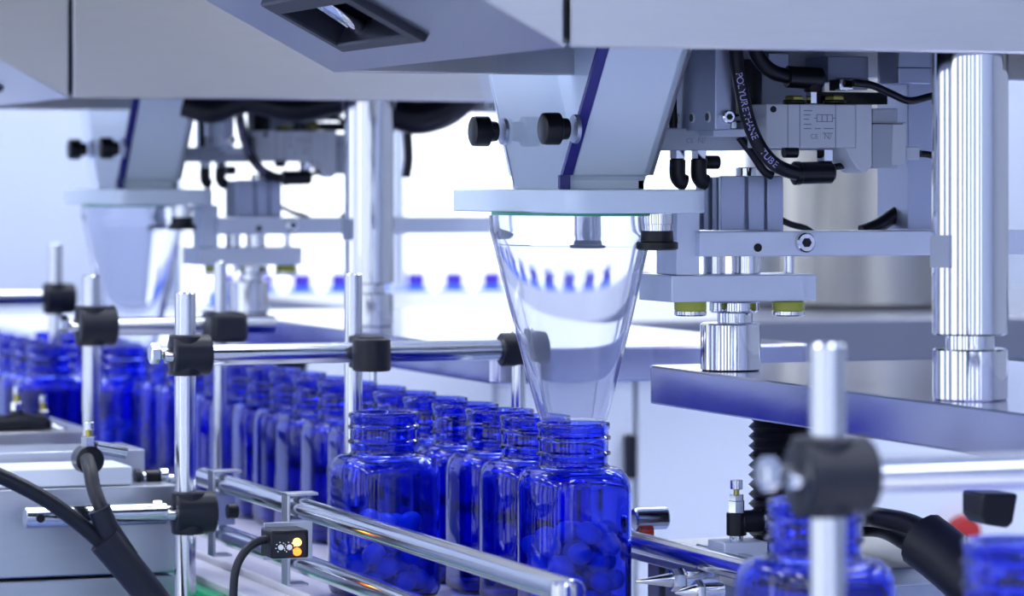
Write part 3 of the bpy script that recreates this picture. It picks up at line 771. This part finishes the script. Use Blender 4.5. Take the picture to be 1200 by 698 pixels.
# centre post between the lanes
YC1 = Y1 + .0125; XC1 = pix(414, 415, YC1).x
t = stand('guide_post', 'short steel post with black clamp dropping between the bottle lanes', XC1, YC1, pix(415, 320, YC1).z, BELT + .045, .0056)
cl = part('clamp', MB().lathe([(.0108, -.010), (.0118, -.009), (.0118, .009), (.0108, .010), (.006, .0101)], Vector((pix(428, 412, Y1).x, Y1 - .013, ZR - .001)), (0, 0, 1), 28), 'dark_grey', t, label='round black clamp with open socket on top')
part('clamp_block', MB().box(XC1 - .004, XC1 + .012, Y1 - .014, YC1 + .004, ZR - .010, ZR + .010), 'dark_grey', cl, .001)
part('socket', MB().lathe([(.006, .0092), (.006, .0104)], Vector((pix(428, 412, Y1).x, Y1 - .013, ZR - .001)), (0, 0, 1), 24), 'black_plastic', cl)
part('clamp_screw', MB().cyl((pix(428, 412, Y1).x + .001, Y1 - .013, ZR - .017), (pix(428, 412, Y1).x + .001, Y1 - .013, ZR - .010), .0022, 12), 'rod', cl)
# rear post behind the funnel
xr = pix(597, 410, Y1).x
t = stand('guide_post', 'slim steel post seen behind the lower left of the front funnel', xr + .006, Y1, ZR + .012, BELT + .03, .0045)
part('clamp', MB().cyl((xr - .006, Y1, ZR), (xr + .020, Y1, ZR), .0105, 24), 'dark_grey', t, label='black plastic cross clamp')
# second set
x2 = pix(102, 380, Y2).x
t = stand('guide_post', 'blurred steel post with a black clamp left of the far filled bottle', x2 + .003, Y2, pix(98, 322, Y2).z, BELT - .03)
clamp(t, Vector((x2 + .003, Y2, ZR + .003)), big=1.15, bolts=True)
rod_x('blurred steel cross rod below the far funnel', x2 + .015, pix(322, 382, Y2).x, Y2, ZR + .002)
x2c = pix(258, 380, Y2 - .013).x
t = stand('guide_post', 'blurred thin steel post with a black clamp in front of the bottle queue', x2c, Y2 - .013, pix(262, 305, Y2).z, BELT + .02, .0045)
part('clamp', MB().box(x2c - .009, x2c + .018, Y2 - .025, Y2 + .010, ZR - .010, ZR + .012), 'dark_grey', t, .004, label='black plastic cross clamp')
# third set
x3 = pix(65, 350, Y3).x
t = stand('guide_post', 'most distant blurred post with black clamp at the far left', x3, Y3, pix(65, 285, Y3).z, BELT + .05)
clamp(t, Vector((x3, Y3, ZR + .004)), big=1.1, bolts=False)
rod_x('bright blurred cross rod entering from the left edge', pix(-60, 345, Y3).x, x3 - .012, Y3, ZR + .005)
# foreground set
t = stand('guide_post', 'large out-of-focus foreground post at the lower right', XP, YF, pix(970, 402, YF).z, zfoot)
clamp(t, Vector((XP - .002, YF, ZR - .001)), big=1.15)
rod_x('out-of-focus foreground cross rod running off the right edge', XP + .013, .12, YF, ZR - .001)

# front rails
XFR = -.124
def rail(label, x, ya, yb, z, r=.006):
    return solo('guide_rail', MB().cyl((x, ya, z), (x, yb, z), r, 28), 'rod', label, 'rail', group='steel guide rails along the belt')
zu = atX(300, 578, XFR).z; zl = atX(300, 640, XFR).z
ye = atX(672, 680, XFR).y; ys = atX(238, 560, XFR).y
rail('upper front guide rail carrying the sensor bracket', XFR, ye, ys, zu)
rail('lower front guide rail under the sensor', XFR, ye + .05, ys, zl)
zr_ = CZ - .2005
rail('steel guide rail behind the bottle under the front funnel', .045, -.75, .85, zr_)
# end post of the front rail
t = stand('guide_post', 'short bright post top at the end of the upper front rail', XFR - .012, atX(660, 690, XFR - .012).y, atX(660, 682, XFR - .012).z, zfoot, .006)
# rail clips
def clip(px, label, up=0):
    p = atX(px, 600, XFR); y = p.y; w2 = .0065
    t = thing('rail_clip', label, 'bracket', (XFR, y, zl - .012), 'rail clips on the front rails')
    part('strap', MB().box(XFR - .0085, XFR - .0068, y - w2, y + w2, zl - .012, zu + .008), 'steel_dull', t, .0004)
    part('strap_top', MB().box(XFR - .0085, XFR + .010, y - w2, y + w2, zu + .0068, zu + .0085), 'steel_dull', t, .0004)
    part('strap_bottom', MB().box(XFR - .0085, XFR + .004, y - w2, y + w2, zl - .013, zl - .0115), 'steel_dull', t, .0004)
    part('spacer', MB().box(XFR - .0065, XFR + .006, y - w2 * .8, y + w2 * .8, zl + .0065, zu - .0065), 'alu', t, .0004)
    return t, y
tc, yc = clip(262, 'steel strap clip joining both rails next to the tall post')
part('clip_bolt', MB().cyl((XP + .026, Y1, zlow), (XFR - .0085, Y1, zlow), .0045, 20), 'black_plastic', tc)
tc2, yc2 = clip(350, 'steel strap clip holding the black sensor')

# sensor
sp0 = atX(345, 637, XFR - .022); SY = sp0.y - .012
t = thing('photo_sensor', 'small black sensor with glowing yellow and orange lights on the rail', 'sensor', (sp0.x, SY, pix(340, 655, SY).z))
body = part('case', fbox(MB(), 318, 621, 362, 654, SY, .022), 'black_plastic', t, .0012)
part('case_front', fbox(MB(), 320, 625, 358, 652, SY - .0008, .001), 'dark_grey', body)
for py, m_, l_ in ((635, 'led_yellow', 'glowing yellow light'), (646, 'led_orange', 'glowing orange light')):
    part('indicator_light', MB().lathe([(.0021, -.0016), (.0023, -.0004), (.0023, .0005)], pix(348, py, SY - .0008), (0, 1, 0), 20), m_, t, label=l_)
for px, py in ((329, 641), (339, 641)):
    c = pix(px, py, SY - .0008)
    dl = part('dial', MB().lathe([(.0013, -.0012), (.0016, -.0004), (.0016, .0005)], c, (0, 1, 0), 16), 'dial_print', t)
    dm = MB()
    for k in range(8):
        a = math.radians(45 * k + 10)
        if 240 < 45 * k + 10 < 300: continue
        q = c + Vector((math.cos(a) * .0028, -.0002, math.sin(a) * .0028)); dm.box(q.x - .0003, q.x + .0003, q.y, q.y + .0004, q.z - .0003, q.z + .0003)
    part('dial_marks', dm, 'dial_print', dl, smooth=False)
part('sensor_bracket', MB().box(pix(322, 640, SY).x, XFR - .0085, SY + .022, SY + .0235, pix(340, 660, SY).z, pix(340, 616, SY).z), 'steel_dull', t, .0003)
solo('sensor_cable', MB().tube([pix(322, 630, SY + .010), pix(303, 634, SY + .010), pix(288, 645, SY + .008), pix(278, 662, SY + .006), pix(274, 685, SY + .004), pix(273, 740, SY + .002), pix(273, 830, SY)], .0024, 12, 8), 'dark_grey', 'grey cable curving down from the black sensor', 'cable')

# ------------------------------------------------------------------ lower left: machine box, blocks, hoses, fittings
BY = .262
zt_b = pix(100, 571, BY).z; xb1 = -.160
t = thing('steel_cabinet', 'brushed steel cabinet in the lower left corner with a horizontal joint', 'cabinet', (-.45, .42, 0))
zj = pix(100, 676, BY).z
part('upper_body', MB().box(-.75, xb1, BY, .62, zj + .001, zt_b), 'steel_dull', t, .001)
part('lower_body', MB().box(-.75, xb1, BY + .001, .62, 0, zj - .001), 'steel_dull', t, .001)
solo('mounting_block', fbox(MB(), -60, 549, 155, 571, BY + .004, .05), 'white_paint', 'bright white block on the steel cabinet at the left edge', 'block', bevel=.001)
solo('mounting_block', fbox(MB(), -60, 529, 170, 560, BY + .065, .06), 'steel_dull', 'dull steel block behind the bright white block', 'block', bevel=.001)
zz = zt_b
t = thing('fitting_group', 'row of small black and silver fittings on the cabinet by the tall post', 'fitting', (pix(182, 570, BY + .03).x, BY + .03, zz))
for a, b_, y0, y1, m_ in ((158, 164, 549, 569, 'dark_grey'), (166, 170, 552, 569, 'rod'), (170, 186, 550, 569, 'black_plastic'), (187, 196, 548, 569, 'rod'), (197, 203, 555, 569, 'rod')):
    mb = MB(); hcyl(mb, a, b_, (y0 + y1) / 2, (y1 - y0) / 2, BY + .03, 16); part('fitting_body', mb, m_, t)
# elbow fitting with knurled screw, hose leaving towards the viewer
EY = .24
t = thing('flow_fitting', 'silver knurled flow fitting with black elbow above the forked hose', 'fitting', pix(104, 552, EY))
part('adjusting_screw', vcyl(MB(), 97, 111, 494, 503, EY, 12), 'rod', t)
part('brass_stem', vcyl(MB(), 100, 108, 503, 511, EY, 12), 'brass', t)
part('nut', vcyl(MB(), 95, 113, 511, 525, EY, 6), 'rod', t)
c = pix(102, 538, EY)
part('elbow', MB().lathe([(.006, 0), (.0085, .0012), (.0085, .016), (.006, .017)], c + Vector((0, -.010, 0)), (0, 1, 0), 24), 'black_plastic', t)
part('side_port', MB().cyl(pix(112, 524, EY), pix(148, 530, EY), .0042, 16), 'rod', t)
HYY = .195
h1 = [pix(-30, 545, HYY), pix(10, 562, HYY), pix(50, 583, HYY), pix(85, 607, HYY), pix(118, 635, HYY), pix(150, 668, HYY)]
solo('air_hose', MB().tube(h1, .0046, 14, 8), 'black_rubber', 'black air hose sweeping in from the left edge into the fork', 'hose')
h2 = [pix(102, 538, EY - .012), pix(106, 552, .215), pix(110, 572, .205), pix(120, 598, HYY), pix(138, 630, HYY), pix(158, 664, HYY)]
solo('air_hose', MB().tube(h2, .0044, 14, 8), 'black_rubber', 'black air hose dropping from the knurled fitting into the fork', 'hose')
hs = [pix(122, 632, HYY - .003), pix(150, 665, HYY - .003), pix(180, 702, HYY - .003), pix(215, 748, HYY - .003), pix(250, 820, HYY)]
solo('hose_sleeve', MB().tube(hs, lambda u: .0098 - .001 * u, 16, 6), 'dark_grey', 'wide black sleeve gathering the two forked hoses', 'sleeve')
solo('hose_sleeve', MB().tube([pix(116, 596, HYY - .002), pix(128, 622, HYY - .002), pix(150, 655, HYY - .002)], .0068, 14, 6), 'dark_grey', 'short black collar on the hose above the wide sleeve', 'sleeve')
# blurred fittings further back at the left edge
YB = .66
solo('mounting_plate', fbox(MB(), -80, 506, 112, 532, YB, .16), 'steel', 'blurred steel plate carrying fittings at the left edge', 'plate', bevel=.001)
for i, (a, t0, t1, lab) in enumerate(((20, 453, 484, 'blurred brass and silver fitting nearest the left edge'), (51, 463, 494, 'blurred silver fitting beside the white coupling'))):
    t = thing('flow_fitting', lab, 'fitting', pix(a, 506, YB + .03))
    part('adjusting_screw', vcyl(MB(), a - 5, a + 5, t0, t0 + 9, YB + .03, 12), 'rod', t)
    part('stem', vcyl(MB(), a - 4, a + 4, t0 + 9, t0 + 18, YB + .03, 12), 'brass', t)
    part('nut', vcyl(MB(), a - 7, a + 7, t0 + 18, t0 + 28, YB + .03, 6), 'rod', t)
    part('elbow', vcyl(MB(), a - 9, a + 9, t0 + 28, 507, YB + .03, 20), 'black_plastic', t)
solo('air_hose', MB().tube([pix(-40, 492, YB + .02), pix(0, 496, YB + .02), pix(25, 494, YB + .02), pix(52, 497, YB + .02)], .0062, 14, 6), 'black_rubber', 'blurred black hose joining the fittings at the left edge', 'hose')
solo('coupling', MB().cyl(pix(58, 500, YB + .02), pix(88, 514, YB + .02), .0045, 16), 'rod', 'blurred silver coupling right of the left edge fittings', 'coupling')

# ------------------------------------------------------------------ lower right: fixture, valve, nozzles, hoses
t = thing('fixture_plate', 'steel fixture plate behind the rail, right of the filled bottle', 'plate', (.15, -.1, 0))
fzt = CZ - .2035
part('plate', MB().box(.054, .22, -.125, .055, fzt - .010, fzt), 'steel', t, .0008)
part('support', MB().box(.10, .20, -.11, .03, 0, fzt - .010), 'steel_dull', t, .001)
for y in (-.052, -.030, -.004, .022): part('rib', MB().box(.060, .099, y, y + .016, fzt - .10, fzt - .010), 'alu_dark', t, .0006)
# flow control valve
fy = atX(863, 600, .078).y
zk = lambda py: atX(863, py, .078).z
t = thing('flow_valve', 'upright silver and black flow control valve beside the foreground clamp', 'valve', (.078, fy, zk(640)))
fl = lambda n, m_, r, a, b_, seg=24: part(n, MB().cyl((.078, fy, zk(b_)), (.078, fy, zk(a)), r, seg), m_, t)
fl('adjusting_screw', 'rod', .0034, 562, 573, 14); fl('brass_stem', 'brass', .0016, 572, 581, 12); fl('lock_nut', 'rod', .0042, 579, 587, 6)
fl('hex_body', 'rod', .0047, 586, 602, 6); fl('body', 'black_plastic', .0056, 600, 627); fl('stem', 'rod', .0038, 626, 636)
part('base_block', MB().box(.066, .092, fy - .011, fy + .012, fzt, zk(633)), 'alu_light', t, .0006)
po = part('side_port', MB().cyl((.080, fy, zk(611)), (.0935, fy, zk(611)), .0062, 22), 'black_plastic', t)
part('release_ring', MB().lathe([(.0064, 0), (.0064, .001)], (.0925, fy, zk(611)), (1, 0, 0), 22), 'rod', po)
# hoses to the right
hz = zk(611)
solo('air_hose', MB().tube([(.0935, fy, hz), (.115, fy, hz + .001), (.150, fy - .005, hz + .001), atD(1035, 607, 1.86), atD(1075, 617, 1.83), atD(1110, 645, 1.80), atD(1150, 690, 1.78)], .0056, 14, 8), 'black_rubber', 'black air hose arching right from the flow control valve', 'hose')
solo('air_hose', MB().tube([atD(985, 618, 1.93), atD(1030, 618, 1.91), atD(1060, 632, 1.87), atD(1090, 654, 1.83), atD(1140, 700, 1.78)], .0056, 14, 8), 'black_rubber', 'second black air hose below the arching one at the right', 'hose')
solo('hose_sleeve', MB().tube([atD(1082, 632, 1.805), atD(1115, 658, 1.79), atD(1160, 700, 1.77), atD(1220, 770, 1.75)], .0155, 16, 6), 'dark_grey', 'broad black sleeve gathering the hoses at the lower right', 'sleeve')
solo('cable_clip', MB().prism([(pix(a, 600, -.35).x, pix(a, b_, -.35).z) for a, b_ in ((1150, 578), (1194, 578), (1188, 612), (1182, 619), (1158, 615), (1150, 606))], 'y', -.35, -.33), 'black_plastic', 'black plastic clip below the foreground rod near the right edge', 'clip', bevel=.0015)
# pointed nozzles
for i, (tx, ty, bx_, lab) in enumerate(((745, 681, 842, 'pointed steel nozzle aimed at the filled bottle, upper one'), (791, 694, 846, 'pointed steel nozzle aimed at the filled bottle, lower one'))):
    Yn = -.075 - .05 * i
    a = pix(tx, ty, Yn); L = pix(bx_, ty, Yn).x - a.x
    t = thing('nozzle', lab, 'nozzle', a, 'pointed nozzles beside the filled bottle')
    part('tip', MB().lathe([(.0006, 0), (.0040, L * .42), (.0040, L * .46)], a, (1, 0, 0), 20), 'rod', t)
    part('nut', MB().lathe([(.0058, L * .42), (.0062, L * .44), (.0062, L * .56), (.0058, L * .58)], a, (1, 0, 0), 6), 'rod', t)
    part('barrel', MB().lathe([(.0046, L * .57), (.0046, L)], a, (1, 0, 0), 20), 'rod', t)
solo('bracket_lever', MB().box(.062, .068, -.16, -.02, fzt, fzt + .004).box(.074, .079, -.12, 0, fzt, fzt + .003), 'steel_dull', 'flat steel clamp strips lying on the fixture plate', 'bracket', bevel=.0006)
solo('air_cylinder', MB().lathe([(.0058, 0), (.0066, .001), (.0066, .020), (.0058, .021)], pix(742, 608, .07), (1, 0, 0), 24), 'rod', 'silver round cylinder just right of the filled bottle', 'cylinder')
solo('stop_plug', MB().lathe([(.0042, 0), (.0048, .001), (.0048, .008)], pix(748, 623, .068), (1, 0, 0), 20), 'red', 'dark red plug below the silver cylinder by the filled bottle', 'plug')

# ------------------------------------------------------------------ background furniture
CY = 1.02
zc1 = pix(760, 376, CY).z; zc0 = pix(760, 431, CY).z; cx0 = pix(585, 400, CY).x
t = thing('counter_cabinet', 'white cabinet with grey counter slab in the background under the tank', 'cabinet', ((cx0 + 2.6) / 2, CY + .4, 0))
part('counter_top', MB().box(cx0, 2.6, CY, 1.9, zc0, zc1), 'counter', t, .003)
xs = [cx0 + .01, pix(745, 500, CY + .02).x, pix(1010, 500, CY + .02).x, pix(1300, 500, CY + .02).x, 2.58]
part('body', MB().box(cx0 + .008, 2.59, CY + .04, 1.88, 0, zc0), 'white_paint', t, .002)
for i in range(4):
    d_ = part('door', MB().box(xs[i] + .002, xs[i + 1] - .002, CY + .02, CY + .039, .08, zc0 - .006), 'white_paint', t, .002)
    if i in (0, 2): 
        hx = xs[i + 1] - .008
        part('handle', MB().box(hx - .004, hx + .004, CY + .006, CY + .02, pix(745, 562, CY).z, pix(745, 510, CY).z), 'dark_grey', d_, .002)
t = solo('stop_button', MB().lathe([(.006, 0), (.014, -.004), (.0165, -.012), (.014, -.020), (.004, -.022)], pix(1122, 622, CY + .02), (0, 1, 0), 24), 'red', 'blurred red button on the white cabinet at the right', 'button')
solo('cable_duct', fbox(MB(), 1000, 662, 1180, 682, CY - .012, .03), 'counter', 'blurred grey duct along the lower white cabinet at the right', 'duct', bevel=.002)
# tank on the counter
tp = pix(1010, 372, 1.28); tr_ = .115
t = thing('steel_tank', 'blurred round stainless tank standing on the counter', 'tank', (tp.x, 1.28, zc1))
part('shell', MB().lathe([(tr_ - .006, 0), (tr_, .006), (tr_, .36), (tr_ - .006, .366)], (tp.x, 1.28, zc1), seg=64), 'tank', t)
part('rim', MB().lathe([(tr_ + .004, .17), (tr_ + .006, .173), (tr_ + .004, .176)], (tp.x, 1.28, zc1), seg=64, cap=False), 'steel', t)

# white table with capped jars
TY0 = 2.55; TZ = CZ - .2
tx0 = pix(120, 380, TY0).x
t = thing('white_table', 'long bright white table in front of the windows', 'table', (1.2, 3.3, 0))
part('table_top', MB().box(tx0, 3.4, TY0, 3.92, TZ - .04, TZ), 'white_paint', t, .003)
for x in (tx0 + .06, 3.3):
    for y in (TY0 + .08, 3.84): part('leg', MB().box(x - .03, x + .03, y - .03, y + .03, 0, TZ - .04), 'white_paint', t)
JY = 3.72
solo('jar_rail', MB().box(tx0, 3.4, JY - .055, JY - .045, TZ, TZ + .006), 'counter', 'grey rail along the table in front of the capped jars', 'rail')
jm = mesh_of('jar_body', MB().lathe([(.028, 0), (.031, .003), (.031, .024), (.026, .030), (.016, .033)], (0, 0, 0), seg=24), 'jar_blue', Vector((0, 0, 0)))
cm = mesh_of('jar_cap', MB().lathe([(.0165, .032), (.0165, .056), (.015, .057)], (0, 0, 0), seg=24), 'cap_blue', Vector((0, 0, 0)))
px = 265; jn = 0
while px < 790:
    p = pix(px, 350, JY)
    o = thing('capped_jar', 'blurred blue jar with violet cap by the windows, %s from the left' % ords[jn], 'jar', (p.x, JY, TZ), 'capped jars by the windows')
    for n_, m_ in (('jar_body', jm), ('jar_cap', cm)):
        q = bpy.data.objects.new(n_, m_); COL.objects.link(q); q.parent = o
    px += 44.5; jn += 1

for o in bpy.data.objects:
    if '_w' in o: del o['_w']
